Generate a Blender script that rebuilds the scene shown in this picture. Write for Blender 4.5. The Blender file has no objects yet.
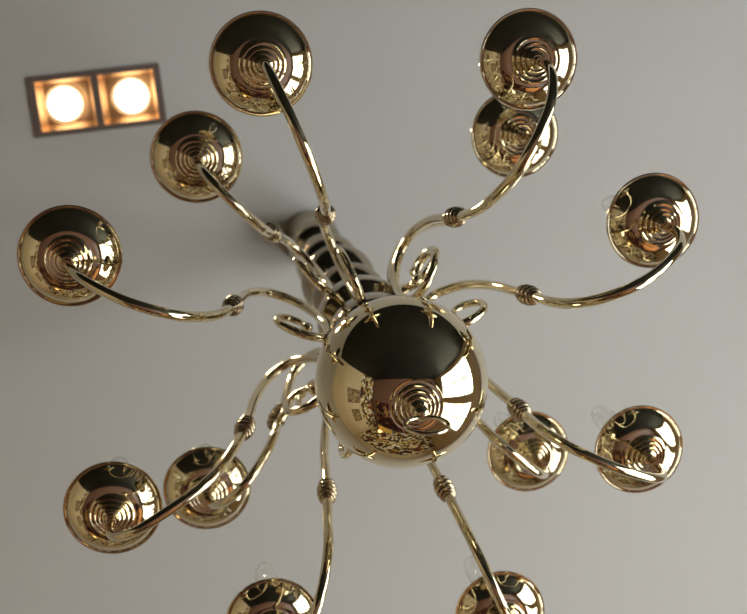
import bpy, bmesh, math
import numpy as np
from mathutils import Vector, Matrix
PI = math.pi
sc = bpy.context.scene
C = bpy.context.collection

# ------------------------------------------------------------------ view
sc.view_settings.view_transform = 'Standard'
sc.view_settings.look = 'None'
sc.view_settings.exposure = 0.0
sc.view_settings.gamma = 1.0
sc.view_settings.use_curve_mapping = False
sc.cycles.caustics_reflective = False
sc.cycles.caustics_refractive = False
sc.cycles.max_bounces = 10
sc.cycles.sample_clamp_indirect = 6.0
sc.cycles.use_denoising = True

# ------------------------------------------------------------------ materials
def mat(name, color, rough=.5, metal=0., emit=None, estr=0., trans=0., ior=1.45, spec=.5):
    m = bpy.data.materials.new(name); m.use_nodes = True
    b = m.node_tree.nodes['Principled BSDF']
    b.inputs['Base Color'].default_value = (*color, 1)
    b.inputs['Roughness'].default_value = rough
    b.inputs['Metallic'].default_value = metal
    b.inputs['Transmission Weight'].default_value = trans
    b.inputs['IOR'].default_value = ior
    b.inputs['Specular IOR Level'].default_value = spec
    if emit:
        b.inputs['Emission Color'].default_value = (*emit, 1)
        b.inputs['Emission Strength'].default_value = estr
    return m

def nodes(m):
    return m.node_tree.nodes, m.node_tree.links, m.node_tree.nodes['Principled BSDF']

def noise_color(m, c1, c2, scale, detail=4., lo=.35, hi=.65, stretch=None, kind='noise'):
    N, L, b = nodes(m)
    tc = N.new('ShaderNodeTexCoord'); mp = N.new('ShaderNodeMapping')
    if stretch: mp.inputs['Scale'].default_value = stretch
    L.new(tc.outputs['Object'], mp.inputs['Vector'])
    if kind == 'noise':
        t = N.new('ShaderNodeTexNoise'); t.inputs['Scale'].default_value = scale; t.inputs['Detail'].default_value = detail
        out = t.outputs['Fac']
    else:
        t = N.new('ShaderNodeTexVoronoi'); t.inputs['Scale'].default_value = scale; out = t.outputs['Color']
    L.new(mp.outputs['Vector'], t.inputs['Vector'])
    r = N.new('ShaderNodeValToRGB')
    r.color_ramp.elements[0].position = lo; r.color_ramp.elements[0].color = (*c1, 1)
    r.color_ramp.elements[1].position = hi; r.color_ramp.elements[1].color = (*c2, 1)
    L.new(out, r.inputs['Fac']); L.new(r.outputs['Color'], b.inputs['Base Color'])
    return t, r, mp

def bump(m, scale, strength, dist=.002, stretch=None):
    N, L, b = nodes(m)
    tc = N.new('ShaderNodeTexCoord'); mp = N.new('ShaderNodeMapping')
    if stretch: mp.inputs['Scale'].default_value = stretch
    t = N.new('ShaderNodeTexNoise'); t.inputs['Scale'].default_value = scale; t.inputs['Detail'].default_value = 5
    bp = N.new('ShaderNodeBump'); bp.inputs['Strength'].default_value = strength; bp.inputs['Distance'].default_value = dist
    L.new(tc.outputs['Object'], mp.inputs['Vector']); L.new(mp.outputs['Vector'], t.inputs['Vector'])
    L.new(t.outputs['Fac'], bp.inputs['Height']); L.new(bp.outputs['Normal'], b.inputs['Normal'])

brass = mat('polished_brass', (.80, .70, .48), .035, 1.)
bump(brass, 26, .06, .001)
brass_deep = mat('brass_column', (.46, .40, .30), .10, 1.)  # deeper brass tone for column and canopy
brass_dark = mat('burnished_brass', (.50, .41, .29), .10, 1.)
bump(brass_deep, 40, .08, .001)
ivory = mat('ivory_candle', (.80, .76, .66), .45)
glass = mat('clear_glass', (1, 1, 1), .0, 0., trans=1., ior=1.45)
ceil_m = mat('ceiling_paint', (.69, .68, .675), .9, spec=.2)
noise_color(ceil_m, (.68, .67, .662), (.71, .70, .692), 1.7)
bump(ceil_m, 9, .25, .004, (1, 1, 1))
cream = mat('cream_wall', (.74, .62, .44), .8)
noise_color(cream, (.70, .56, .37), (.76, .62, .43), 2.2)
clutter_m = mat('clutter_pattern', (.5, .3, .1), .8)  # invented colour patches, standing in for clutter the brass mirrors
def patches(m, cols, scale):
    t_, r_, mp_ = noise_color(m, cols[0], cols[-1], scale, kind='vor', lo=.25, hi=.75)
    cr = r_.color_ramp; cr.interpolation = 'CONSTANT'
    for k in range(1, len(cols) - 1): cr.elements.new(.25 + .5 * k / (len(cols) - 1)).color = (*cols[k], 1)
patches(clutter_m, [(.05, .025, .015), (.55, .36, .12), (.22, .06, .03), (.85, .72, .42), (.10, .05, .03), (.60, .45, .22), (.9, .85, .7)], 5.5)
dark_wall = mat('dark_wall', (.010, .011, .010), .6, spec=.25)
noise_color(dark_wall, (.008, .010, .010), (.016, .016, .013), 2.5)
wood_floor = mat('wood_floor', (.16, .06, .03), .35)
noise_color(wood_floor, (.17, .08, .055), (.28, .15, .105), 4, stretch=(1, 9, 1))
wood = mat('dark_wood', (.10, .035, .015), .3)
noise_color(wood, (.06, .02, .01), (.16, .06, .03), 6, stretch=(1, 1, 8))
white = mat('white_trim', (.78, .78, .76), .5)
grey_metal = mat('fixture_frame', (.24, .19, .17), .5, .3)
amber = mat('amber_reflector', (.58, .40, .24), .3, 1.)
lamp_glow = mat('lamp_glow', (1, .9, .7), .5, emit=(1, .84, .60), estr=6.5)
orange = mat('orange_cloth', (.55, .20, .05), .8)
yellow = mat('yellow_cloth', (.75, .55, .16), .8)
shade_m = mat('lamp_shade', (.9, .7, .4), .8, emit=(1, .66, .30), estr=3.)

# ------------------------------------------------------------------ helpers
def obj(name, bm, m, parent=None, sharp=None):
    me = bpy.data.meshes.new(name)
    bmesh.ops.recalc_face_normals(bm, faces=bm.faces[:])
    bm.to_mesh(me); bm.free()
    if m: me.materials.append(m)
    if sharp is not None:
        for p in me.polygons: p.use_smooth = True
        me.set_sharp_from_angle(angle=math.radians(sharp))
    o = bpy.data.objects.new(name, me); C.objects.link(o)
    if parent is not None: o.parent = parent
    return o

def tag(o, label=None, cat=None, group=None, kind=None):
    if label: o['label'] = label
    if cat: o['category'] = cat
    if group: o['group'] = group
    if kind: o['kind'] = kind
    return o

def empty(name, loc, rz=0.):
    o = bpy.data.objects.new(name, None); C.objects.link(o)
    o.location = loc; o.rotation_euler = (0, 0, rz); o.empty_display_size = .05
    return o

def box(bm, c, s, rot=None):
    M = Matrix.Translation(c)
    if rot is not None: M = M @ rot
    bmesh.ops.create_cube(bm, size=1., matrix=M @ Matrix.Diagonal((*s, 1)))

def lathe(bm, prof, seg=72, c=(0, 0, 0), closed=False):
    """prof: list of (r, z); r == 0 ends become poles."""
    rings = []
    for r, z in prof:
        if r <= 1e-6:
            rings.append([bm.verts.new((c[0], c[1], c[2] + z))])
        else:
            rings.append([bm.verts.new((c[0] + r * math.cos(2 * PI * i / seg), c[1] + r * math.sin(2 * PI * i / seg), c[2] + z)) for i in range(seg)])
    pairs = list(zip(rings[:-1], rings[1:]))
    if closed: pairs.append((rings[-1], rings[0]))
    for A, B in pairs:
        for i in range(seg):
            j = (i + 1) % seg
            if len(A) == 1 and len(B) == 1: continue
            if len(A) == 1: bm.faces.new((A[0], B[i], B[j]))
            elif len(B) == 1: bm.faces.new((A[i], A[j], B[0]))
            else: bm.faces.new((A[i], A[j], B[j], B[i]))

def crom(pts, n=8):
    """Catmull-Rom through tuples of any length"""
    P = [np.array(p, float) for p in pts]
    P = [2 * P[0] - P[1]] + P + [2 * P[-1] - P[-2]]
    out = []
    for i in range(1, len(P) - 2):
        for k in range(n):
            t = k / n
            a, b, c_, d = P[i - 1], P[i], P[i + 1], P[i + 2]
            out.append(.5 * (2 * b + (c_ - a) * t + (2 * a - 5 * b + 4 * c_ - d) * t * t + (3 * b - a - 3 * c_ + d) * t ** 3))
    out.append(P[-2])
    return out

def smooth_prof(pts, n=4):
    return [(max(float(p[0]), 0.), float(p[1])) for p in crom(pts, n)]

def tube(bm, path, rad, seg=16, side=(0, 1, 0)):
    """round tube along a path lying in a plane with normal `side`"""
    side = Vector(side); n = len(path); rings = []
    for i, p in enumerate(path):
        a = Vector(path[max(i - 1, 0)]); b = Vector(path[min(i + 1, n - 1)])
        t = (b - a).normalized(); u = side.cross(t).normalized(); r = rad[i]
        rings.append([bm.verts.new(Vector(p) + (u * math.cos(2 * PI * k / seg) + side * math.sin(2 * PI * k / seg)) * r) for k in range(seg)])
    for A, B in zip(rings[:-1], rings[1:]):
        for k in range(seg):
            j = (k + 1) % seg; bm.faces.new((A[k], A[j], B[j], B[k]))
    bm.faces.new(rings[0]); bm.faces.new(rings[-1][::-1])

def torus(bm, c, R, r, axis, seg=32, ms=12):
    axis = Vector(axis).normalized()
    u = axis.orthogonal().normalized(); v = axis.cross(u)
    rings = []
    for i in range(seg):
        a = 2 * PI * i / seg; d = u * math.cos(a) + v * math.sin(a); cc = Vector(c) + d * R
        rings.append([bm.verts.new(cc + (d * math.cos(2 * PI * k / ms) + axis * math.sin(2 * PI * k / ms)) * r) for k in range(ms)])
    for i in range(seg):
        A, B = rings[i], rings[(i + 1) % seg]
        for k in range(ms):
            j = (k + 1) % ms; bm.faces.new((A[k], A[j], B[j], B[k]))

def sphere(bm, c, r, u=24, v=16, scale=(1, 1, 1)):
    bmesh.ops.create_uvsphere(bm, u_segments=u, v_segments=v, radius=r, matrix=Matrix.Translation(c) @ Matrix.Diagonal((*scale, 1)))

# ------------------------------------------------------------------ camera
# world: origin under the camera, Z up, +X to the right of the picture, +Y to its bottom
CAM_Z = 1.55
f_px, vx, vy = 1242.23, 184.80, 36.85          # focal length and the image point of the zenith
u = Vector((vx - 373.5, vy - 307., f_px)).normalized()
e1 = Vector((0, 1, 0)).cross(u).normalized(); e2 = u.cross(e1)
cam_d = bpy.data.cameras.new('camera'); cam = bpy.data.objects.new('camera', cam_d); C.objects.link(cam)
cam_d.sensor_fit = 'HORIZONTAL'; cam_d.sensor_width = 36.; cam_d.lens = f_px / 747. * 36.
cam_d.clip_start = .02
right = Vector((e1.x, e2.x, u.x)); down = Vector((e1.y, e2.y, u.y)); fwd = Vector((e1.z, e2.z, u.z))
M = Matrix((right, -down, -fwd)).transposed().to_4x4()
M.translation = (0, 0, CAM_Z)
cam.matrix_world = M
cam_d.dof.use_dof = True; cam_d.dof.focus_distance = 1.24; cam_d.dof.aperture_fstop = 6.
sc.camera = cam

# ------------------------------------------------------------------ chandelier
K = 1.23
AX, AY = .18125 * K, .27961 * K
SZ = CAM_Z + K                                  # height of the globe's centre
CEIL = SZ + .95
RS = .0900
root = empty('chandelier', (AX, AY, SZ - .165))
tag(root, 'polished brass twelve-arm chandelier with a large mirror-like globe, hanging from the grey ceiling', 'chandelier')
OFF = .165                                      # globe centre above the root

def zed(z): return z + OFF

# globe
bm = bmesh.new(); sphere(bm, (0, 0, zed(0)), RS, 96, 64)
globe = obj('globe', bm, brass, root, 180)
# finial: stacked shells under the globe, a ball and a hanging ring
bm = bmesh.new()
fin = [(0, -.0800), (.0262, -.0840), (.0274, -.0862), (.0270, -.0882), (.0258, -.0880), (.0222, -.0882), (.0218, -.0886), (.0222, -.0906), (.0215, -.0918), (.0204, -.0914), (.0176, -.0915), (.0172, -.0920), (.0174, -.0938),
       (.0166, -.0950), (.0156, -.0946), (.0130, -.0947), (.0126, -.0952), (.0128, -.0968), (.0120, -.0979), (.0110, -.0975), (.0088, -.0977), (.0076, -.0990), (.0056, -.1020), (.0050, -.1060), (.0066, -.1085), (.0078, -.1115), (.0076, -.1150), (.0052, -.1182), (0, -.1192)]
lathe(bm, [(r, zed(z)) for r, z in fin], 64)
finial = obj('finial', bm, brass, globe, 50)
bm = bmesh.new()
n_ax = Vector((.05, 1., .08))
torus(bm, (.001, .004, zed(-.1375)), .0205, .0021, n_ax, 48, 12)
obj('pull_ring', bm, brass, globe, 180)

# column: turned stem with two arm hubs and vases
col = [(0, .080), (.024, .082), (.027, .090), (.024, .097), (.019, .104), (.024, .112), (.038, .122), (.049, .136), (.056, .150), (.0585, .160), (.0585, .180), (.056, .190),
       (.047, .197), (.036, .203), (.026, .213), (.023, .224), (.027, .236), (.040, .246), (.052, .256), (.0585, .264), (.0585, .290), (.055, .298), (.044, .305),
       (.030, .312), (.020, .322), (.017, .340), (.017, .366)]
# three shallow turned bowls stacked on the stem
col = smooth_prof(col, 3)
for zb, rb in ((.372, .0525), (.506, .0555), (.652, .0500)):
    col += [(.018, zb), (.024, zb + .001), (.032, zb + .005), (.040, zb + .0115), (.046, zb + .020), (rb - .002, zb + .030), (rb, zb + .037), (rb, zb + .041), (rb - .004, zb + .046),
            (.036, zb + .056), (.024, zb + .064), (.017, zb + .076), (.016, zb + .10)]
col += [(.015, .80), (.015, .856), (0, .858)]
bm = bmesh.new(); lathe(bm, [(r, zed(z)) for r, z in col], 64)
obj('column', bm, brass_deep, root, 60)
bm = bmesh.new()
can = [(0, .838), (.015, .838), (.022, .8395), (.030, .843), (.037, .849), (.0425, .858), (.0465, .871), (.0475, .884), (.0455, .894), (.034, .904), (.034, .912), (.044, .926), (.049, .940), (.049, .9495), (0, .9495)]
lathe(bm, [(r, zed(z)) for r, z in can], 64)
obj('ceiling_canopy', bm, brass_deep, root, 40)

# pan, candle and bulb profiles, z relative to the pan's rim
PAN = [(0, -.0375), (.0058, -.0372), (.0068, -.0358), (.0068, -.0325), (.0076, -.0322), (.0088, -.0328), (.0098, -.0320), (.0098, -.0293), (.0104, -.0289), (.0124, -.0290), (.0134, -.0296), (.0144, -.0288), (.0144, -.0260),
       (.0150, -.0256), (.0174, -.0257), (.0184, -.0263), (.0194, -.0255), (.0194, -.0228), (.0200, -.0224), (.0228, -.0225), (.0238, -.0231), (.0248, -.0223), (.0248, -.0202), (.0254, -.0198), (.0280, -.0197),
       (.0320, -.0190), (.0360, -.0173), (.0400, -.0148), (.0440, -.0115), (.0480, -.0073), (.0508, -.0034), (.0522, -.0012), (.0530, -.0009), (.0538, -.0014), (.0550, -.0014), (.0558, -.0004), (.0560, .0010), (.0554, .0022),
       (.0542, .0026), (.0528, .0014), (.0504, -.0018), (.0470, -.0064), (.0420, -.0108), (.0360, -.0145), (.0290, -.0165), (.0160, -.0170),
       (.0145, -.0080), (.0160, -.0040), (.0160, .0020), (.0130, .0030), (0, .0030)]
CANDLE = [(0, .0030), (.0112, .0030), (.0112, .0740), (.0098, .0765), (0, .0770)]
BULB_O = [(.0070, .0760), (.0090, .0840), (.0118, .0960), (.0140, .1100), (.0145, .1240), (.0136, .1370), (.0116, .1480), (.0085, .1570), (.0045, .1625), (0, .1640)]

SCROLL = [(.0900, .134), (.0960, .150), (.1100, .155), (.1230, .143), (.1265, .120), (.1180, .099), (.0980, .090), (.0780, .100), (.0660, .124), (.0620, .155)]
INNER = [(.0620, .190), (.0700, .230), (.0870, .262), (.1080, .272), (.1320, .259), (.1540, .210), (.1660, .155)]
# outer run of each arm, from the collar to the pan: the old arms have each sagged a little differently
OUT_L = [(.174, .112), (.189, .060), (.206, .018), (.237, -.012), (.270, -.022), (.302, -.014), (.330, .014), (.349, .055), (.355, .0975)]
OUTER = {
 3: [(.178, .130), (.190, .080), (.205, .040), (.231, .003), (.258, -.013), (.292, -.013), (.321, .008), (.344, .037), (.3575, .070), (.3622, .0975)],
 1: OUT_L,
 4: [(.174, .110), (.188, .054), (.207, .013), (.241, -.025), (.271, -.036), (.299, -.034), (.323, -.022), (.347, .012), (.3600, .053), (.3640, .0975)],
 6: [(.172, .082), (.185, .013), (.206, -.026), (.237, -.045), (.271, -.044), (.305, -.021), (.332, .013), (.346, .058), (.3485, .0975)],
 7: [(.169, .100), (.176, .045), (.195, .006), (.224, -.012), (.261, -.014), (.298, .000), (.328, .026), (.3430, .064), (.3465, .108)],
 9: [(r + .004, z) for r, z in OUT_L],
 10: [(.177, .126), (.190, .078), (.202, .029), (.222, -.004), (.249, -.024), (.285, -.026), (.320, -.002), (.345, .050), (.3530, .100)],
 12: [(.181, .144), (.198, .097), (.223, .052), (.251, .033), (.288, .023), (.320, .021), (.344, .038), (.3550, .064), (.3575, .100)],
 2: [(.165, .268), (.175, .225), (.195, .188), (.225, .162), (.254, .160), (.277, .185), (.288, .218), (.2907, .2555)],
 5: [(.174, .258), (.184, .220), (.199, .192), (.232, .162), (.268, .162), (.292, .186), (.301, .220), (.3016, .2555)],
 8: [(.162, .220), (.172, .168), (.190, .138), (.222, .136), (.252, .148), (.277, .182), (.289, .220), (.2910, .258)],
 11: [(.161, .271), (.171, .228), (.191, .195), (.225, .171), (.258, .178), (.281, .205), (.292, .235), (.2940, .2555)]}
INNER_DZ = {3: .012, 4: 0., 6: -.028, 12: .024, 10: .010, 11: -.008}

def arm_points(k, lower):
    lift = 0. if lower else .108
    dz = INNER_DZ.get(k, 0.)
    kx = OUTER[k][0][0] - .174
    scroll = [(r, z + lift) for r, z in SCROLL]
    inner = [(r + kx * min(max((r - .08) / .08, 0), 1), z + lift + dz * min(max((r - .06) / .06, 0), 1)) for r, z in INNER]
    return scroll + inner + OUTER[k], OUTER[k][0]

LOWER = [(3, -162.63, .3622, -.0042), (1, -114.08, .3483, -.0031), (4, -65.04, .3653, .0004), (6, -26.04, .3479, -.0004),
         (7, 21.77, .3469, .0080), (9, 64.74, .3636, -.0053), (10, 109.78, .3537, .0024), (12, 148.74, .3556, .0022)]
UPPER = [(2, -135.96, .2907, -.0006), (5, -52.15, .3016, -.0004), (8, 38.35, .2908, .0022), (11, 131.53, .2936, -.0013)]

def make_arm(k, lower, deg, R, dhl):
    ang = math.radians(deg)
    pts, knot = arm_points(k, lower)
    h0 = 1.1079 * K if lower else 1.2361 * K
    dz = h0 * dhl                               # this pan's own small height difference
    rim = h0 - K + dz
    pts[-1] = (R, rim - .0345)
    if pts[-2][1] > pts[-1][1] - .01: pts.pop(-2)
    path = crom(pts, 6)
    n = len(path); rad = []
    for i in range(n):
        t = i / (n - 1)
        r = .0037 + (.0058 - .0037) * min(1, t / .35)
        if t > .75: r -= .0007 * (t - .75) / .25
        rad.append(r)
    bm = bmesh.new()
    tube(bm, [(float(p[0]), 0, zed(float(p[1]))) for p in path], rad)
    sphere(bm, (path[0][0], 0, zed(path[0][1])), .0062, 16, 10)
    arm = obj('arm', bm, brass, root, 60)
    arm.rotation_euler = (0, 0, ang)
    # collar: beaded rings threaded on the arm
    k = knot
    i0 = min(range(n), key=lambda i: (path[i][0] - k[0]) ** 2 + (path[i][1] - k[1]) ** 2)
    t = (Vector((path[i0 + 2][0], 0, path[i0 + 2][1])) - Vector((path[i0 - 2][0], 0, path[i0 - 2][1]))).normalized()
    c = Vector((k[0], 0, zed(k[1])))
    bm = bmesh.new()
    for d, rr, r_ in ((-.0175, .0056, .0020), (-.0130, .0074, .0029), (-.0045, .0084, .0034), (.0045, .0084, .0034), (.0130, .0074, .0029), (.0175, .0056, .0020)):
        torus(bm, c + t * d, rr, r_, t, 28, 10)
    tag(obj('collar', bm, brass_dark, arm, 180), 'darker beaded brass collar')
    rim_z = zed(rim)
    bm = bmesh.new(); lathe(bm, [(r, z + rim_z) for r, z in PAN], 80, (R, 0, 0))
    obj('drip_pan', bm, brass, arm, 34)
    bm = bmesh.new(); lathe(bm, [(r, z + rim_z) for r, z in CANDLE], 32, (R, 0, 0))
    tag(obj('candle_sleeve', bm, ivory, arm, 40), 'ivory candle sleeve')
    bm = bmesh.new()
    o_ = smooth_prof(BULB_O, 3)
    i_ = [(max(r - .0007, 0), z - (.0007 if r < .006 and z > .15 else 0)) for r, z in o_][::-1]
    lathe(bm, [(r, z + rim_z) for r, z in o_ + i_], 32, (R, 0, 0), closed=True)
    tag(obj('bulb', bm, glass, arm, 60), 'clear glass bulb')
    return arm

for a_ in LOWER: make_arm(a_[0], True, *a_[1:])
for a_ in UPPER: make_arm(a_[0], False, *a_[1:])

# ------------------------------------------------------------------ room shell
X0, X1, Y0, Y1 = -2.6, 2.2, -.62, 4.0
# fixture corners on the ceiling
FX = [(-.2617, .0758), (-.0417, .0448), (-.0319, .1456), (-.2511, .1757)]
fc = Vector((sum(p[0] for p in FX) / 4, sum(p[1] for p in FX) / 4, 0))
fdir = Vector((FX[1][0] - FX[0][0] + FX[2][0] - FX[3][0], FX[1][1] - FX[0][1] + FX[2][1] - FX[3][1], 0)).normalized()
fang = math.atan2(fdir.y, fdir.x)
FW, FH = .2215, .1015
RZ = Matrix.Rotation(fang, 4, 'Z')

# ceiling slab with a hole for the recessed fixture
bm = bmesh.new()
hw, hh = FW / 2 - .006, FH / 2 - .006
inner = [Vector((sx * hw, sy * hh, 0)) for sx, sy in ((-1, -1), (1, -1), (1, 1), (-1, 1))]
inner = [RZ @ p + fc for p in inner]
outer = [Vector((X0 - .1, Y0 - .1, 0)), Vector((X1 + .1, Y0 - .1, 0)), Vector((X1 + .1, Y1 + .1, 0)), Vector((X0 - .1, Y1 + .1, 0))]
lay = []
for z in (CEIL, CEIL + .16):
    lay.append(([bm.verts.new((p.x, p.y, z)) for p in inner], [bm.verts.new((p.x, p.y, z)) for p in outer]))
for (a, b) in lay:
    for i in range(4):
        j = (i + 1) % 4; bm.faces.new((a[i], a[j], b[j], b[i]))
for q in (0, 1):
    for i in range(4):
        j = (i + 1) % 4; bm.faces.new((lay[0][q][i], lay[0][q][j], lay[1][q][j], lay[1][q][i]))
tag(obj('ceiling', bm, ceil_m), kind='structure')

def slab(name, x0, x1, y0, y1, z0, z1, m, parent=None):
    bm = bmesh.new(); box(bm, ((x0 + x1) / 2, (y0 + y1) / 2, (z0 + z1) / 2), (x1 - x0, y1 - y0, z1 - z0))
    o = obj(name, bm, m, parent)
    if parent is None: tag(o, kind='structure')
    return o
slab('floor', X0 - .1, X1 + .1, Y0 - .1, Y1 + .1, -.1, 0, wood_floor)
slab('wall_back', X0 - .1, X1 + .1, Y0 - .1, Y0, 0, CEIL, dark_wall)
slab('wall_left', X0 - .1, X0, Y0, Y1, 0, CEIL, cream)
slab('wall_front', X0 - .1, X1 + .1, Y1, Y1 + .1, 0, CEIL, cream)
slab('added_panel_2', X0 + .04, X1 - .04, Y1 - .02, Y1, .13, 3.1, clutter_m)  # unseen panel added to put golden clutter into the brass reflections
slab('added_panel_1', X0, X0 + .03, Y0 + .02, Y1 - .03, .13, 1.35, clutter_m)  # second added panel, same clutter colours along the left wall
# right wall with two window openings
WIN = [(-.50, .75), (.95, 2.20)]
WZ0, WZ1 = .70, 3.0
bm = bmesh.new()
def bx(y0, y1, z0, z1): box(bm, (X1 + .05, (y0 + y1) / 2, (z0 + z1) / 2), (.1, y1 - y0, z1 - z0))
bx(Y0, Y1, 0, WZ0); bx(Y0, Y1, WZ1, CEIL)
ys = [Y0] + [v for w in WIN for v in w] + [Y1]
for i in range(0, len(ys), 2): bx(ys[i], ys[i + 1], WZ0, WZ1)
tag(obj('wall_right', bm, cream), kind='structure')

pane_m = bpy.data.materials.new('window_pane'); pane_m.use_nodes = True
N, L = pane_m.node_tree.nodes, pane_m.node_tree.links; N.clear()
o_ = N.new('ShaderNodeOutputMaterial'); mx = N.new('ShaderNodeMixShader'); tr = N.new('ShaderNodeBsdfTransparent'); gl = N.new('ShaderNodeBsdfGlossy')
gl.inputs['Roughness'].default_value = .01; mx.inputs['Fac'].default_value = .06
tr.inputs['Color'].default_value = (.93, .96, .96, 1)
L.new(tr.outputs[0], mx.inputs[1]); L.new(gl.outputs[0], mx.inputs[2]); L.new(mx.outputs[0], o_.inputs['Surface'])
for i, (a, b) in enumerate(WIN):
    bm = bmesh.new(); t = .05
    for (yy0, yy1, zz0, zz1) in ((a, a + t, WZ0, WZ1), (b - t, b, WZ0, WZ1), (a, b, WZ0, WZ0 + t), (a, b, WZ1 - t, WZ1),
                                 ((a + b) / 2 - .02, (a + b) / 2 + .02, WZ0, WZ1), (a, b, 1.72, 1.76), (a, b, 2.36, 2.40)):
        box(bm, (X1 + .05, (yy0 + yy1) / 2, (zz0 + zz1) / 2), (.06, yy1 - yy0, zz1 - zz0))
    w = obj('window_%d' % (i + 1), bm, white); tag(w, kind='structure')
    bm = bmesh.new(); box(bm, (X1 + .05, (a + b) / 2, (WZ0 + WZ1) / 2), (.004, b - a - .06, WZ1 - WZ0 - .06))
    obj('window_glass', bm, pane_m, w)
    # daylight portal in each opening
    ld = bpy.data.lights.new('window_portal', 'AREA'); ld.shape = 'RECTANGLE'; ld.size = WZ1 - WZ0; ld.size_y = b - a
    ld.cycles.is_portal = True
    lo = bpy.data.objects.new('window_portal', ld); C.objects.link(lo)
    lo.location = (X1 + .12, (a + b) / 2, (WZ0 + WZ1) / 2); lo.rotation_euler = (0, PI / 2, 0)
for nm, args in (('baseboard_left', (X0, X0 + .015, Y0, Y1)), ('baseboard_front', (X0, X1, Y1 - .015, Y1))):
    slab(nm, *args, 0, .12, wood)

# ------------------------------------------------------------------ recessed twin spotlight
fx = empty('recessed_spotlight', (fc.x, fc.y, CEIL), fang)
tag(fx, 'rectangular twin ceiling spotlight with two glowing bulbs in amber reflectors', 'ceiling light')
bm = bmesh.new()
cw, chh = .0925, .0830                          # the two square openings
z0, z1 = -.004, .004
for (cx, cy, sx, sy) in ((0, -FH / 2 + (FH - chh) / 4, FW, (FH - chh) / 2), (0, FH / 2 - (FH - chh) / 4, FW, (FH - chh) / 2)):
    box(bm, (cx, cy, 0), (sx, sy, .006))
gap = FW - 2 * cw; side_w = gap * .33
for cx in (-FW / 2 + side_w / 2, 0, FW / 2 - side_w / 2):
    wdt = side_w if cx else gap - 2 * side_w
    box(bm, (cx, 0, 0), (wdt, chh, .006))
obj('frame', bm, grey_metal, fx)
for s in (-1, 1):
    cx = s * ((gap - 2 * side_w) / 2 + cw / 2)
    bm = bmesh.new()
    d = .05
    lo_ = [(-cw / 2, -chh / 2), (cw / 2, -chh / 2), (cw / 2, chh / 2), (-cw / 2, chh / 2)]
    A = [bm.verts.new((cx + x, y, .003)) for x, y in lo_]
    B = [bm.verts.new((cx + x * .84, y * .84, d)) for x, y in lo_]
    Cc = [bm.verts.new((cx + x * 1.04, y * 1.04, .003)) for x, y in lo_]
    D = [bm.verts.new((cx + x * .9, y * .9, d + .003)) for x, y in lo_]
    for i in range(4):
        j = (i + 1) % 4
        bm.faces.new((A[i], A[j], B[j], B[i])); bm.faces.new((Cc[i], Cc[j], D[j], D[i])); bm.faces.new((A[i], A[j], Cc[j], Cc[i]))
    bm.faces.new(B); bm.faces.new(D)
    rf = obj('reflector', bm, amber, fx); tag(rf, 'amber metal reflector box')
    bm = bmesh.new(); lx = cx + s * .004
    torus(bm, (lx, 0, .012), .0335, .0022, (0, 0, 1), 40, 8)
    obj('gimbal_ring', bm, amber, rf, 180)
    bm = bmesh.new(); lathe(bm, [(0, .004), (.016, .006), (.0245, .012), (.0280, .020), (.0270, .032), (.018, .044), (0, .046)], 40, (lx, 0, 0))
    tag(obj('lamp', bm, lamp_glow, rf, 60), 'glowing round lamp')
    sd = bpy.data.lights.new('spot_beam', 'SPOT'); sd.energy = 7; sd.color = (1, .78, .5); sd.spot_size = math.radians(100); sd.spot_blend = .6; sd.shadow_soft_size = .025
    so = bpy.data.objects.new('spot_beam', sd); C.objects.link(so)
    p = Matrix.Translation((fc.x, fc.y, CEIL)) @ RZ @ Vector((cx, 0, -.012)); so.location = p

# ------------------------------------------------------------------ things the brass reflects
def tagged_box_thing(name, loc, label, cat, rz=0): return tag(empty(name, loc, rz), label, cat)

tap_m = mat('added_carpet', (.4, .1, .05), .95)
N, L, b = nodes(tap_m)
patches(tap_m, [(.03, .01, .01), (.16, .03, .02), (.06, .02, .015), (.45, .25, .08), (.10, .02, .02)], 4.5)
bm = bmesh.new(); box(bm, (-.3, 2.45, .006), (3.9, 2.7, .012))  # unseen carpet, added as dark red clutter for the globe and pans to reflect
tag(obj('carpet', bm, tap_m), 'added patterned red and gold carpet on the wooden floor by the front wall', 'carpet')

def picture(x, y, z, w, h, facing, label, art):
    p = tagged_box_thing('framed_picture', (x, y, z), label, 'picture', facing)
    bm = bmesh.new(); t = .05
    for (cx, cz, sx, sz) in ((0, h / 2 - t / 2, w, t), (0, -h / 2 + t / 2, w, t), (-w / 2 + t / 2, 0, t, h - 2 * t), (w / 2 - t / 2, 0, t, h - 2 * t)):
        box(bm, (cx, -.015, cz), (sx, .03, sz))
    obj('picture_frame', bm, wood, p)
    bm = bmesh.new(); box(bm, (0, -.008, 0), (w - 2 * t, .012, h - 2 * t)); obj('artwork', bm, art, p)
    p['group'] = 'framed pictures on the cream walls'
art1 = mat('brown_artwork', (.25, .15, .07), .6); noise_color(art1, (.10, .05, .03), (.55, .40, .20), 5)
picture(X0, .9, 1.9, .8, 1.0, PI / 2, 'tall dark-framed brown picture on the left wall', art1)
picture(X0, 2.2, 1.9, .9, .7, PI / 2, 'wide dark-framed brown picture on the left wall', art1)

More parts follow.
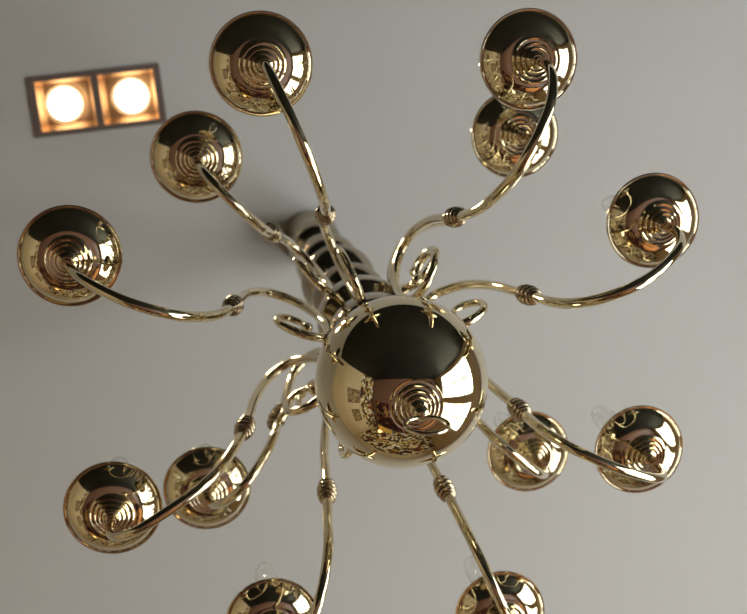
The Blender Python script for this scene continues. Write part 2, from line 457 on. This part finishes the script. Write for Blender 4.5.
def table(x, y, rz, cloth, label):
    t = tagged_box_thing('dining_table', (x, y, .0125), label, 'table', rz)
    bm = bmesh.new(); box(bm, (0, 0, .735), (1.1, .75, .03)); obj('tabletop', bm, cloth, t)
    for sx in (-1, 1):
        for sy in (-1, 1):
            bm = bmesh.new(); lathe(bm, [(0, 0), (.018, 0), (.022, .1), (.03, .6), (.034, .72), (0, .72)], 16, (sx * .48, sy * .31, 0)); obj('leg', bm, wood, t, 40)
table(-1.2, 3.3, .1, yellow, 'wooden table with a yellow top by the front wall')
table(1.15, 1.75, PI / 2, orange, 'wooden table with an orange top near the windows')
def lamp(x, y, label):
    t = tagged_box_thing('table_lamp', (x, y, .7625), label, 'lamp')
    bm = bmesh.new(); lathe(bm, [(0, 0), (.08, 0), (.08, .015), (.02, .03), (.035, .1), (.02, .2), (.008, .24), (.008, .36), (0, .36)], 24); obj('lamp_base', bm, brass, t, 40)
    bm = bmesh.new(); lathe(bm, [(.15, .28), (.09, .5), (.088, .5), (.148, .28)], 32, closed=True); obj('lamp_shade', bm, shade_m, t, 40)
lamp(-1.4, 3.3, 'small brass table lamp with a warm glowing shade')

# ------------------------------------------------------------------ daylight
w = bpy.data.worlds.new('daylight'); sc.world = w; w.use_nodes = True
N, L = w.node_tree.nodes, w.node_tree.links
bg = N['Background']; tc = N.new('ShaderNodeTexCoord'); sp = N.new('ShaderNodeSeparateXYZ'); r = N.new('ShaderNodeValToRGB')
L.new(tc.outputs['Generated'], sp.inputs[0])
mr = N.new('ShaderNodeMapRange'); mr.inputs['From Min'].default_value = -1; mr.inputs['From Max'].default_value = 1
L.new(sp.outputs['Z'], mr.inputs['Value']); L.new(mr.outputs['Result'], r.inputs['Fac'])
e = r.color_ramp.elements
e[0].position = 0; e[0].color = (.45, .43, .40, 1)
e[1].position = 1; e[1].color = (.55, .70, 1.0, 1)
e.new(.49).color = (.50, .49, .46, 1); e.new(.51).color = (.95, .97, 1.0, 1)
L.new(r.outputs['Color'], bg.inputs['Color']); bg.inputs['Strength'].default_value = 14.5
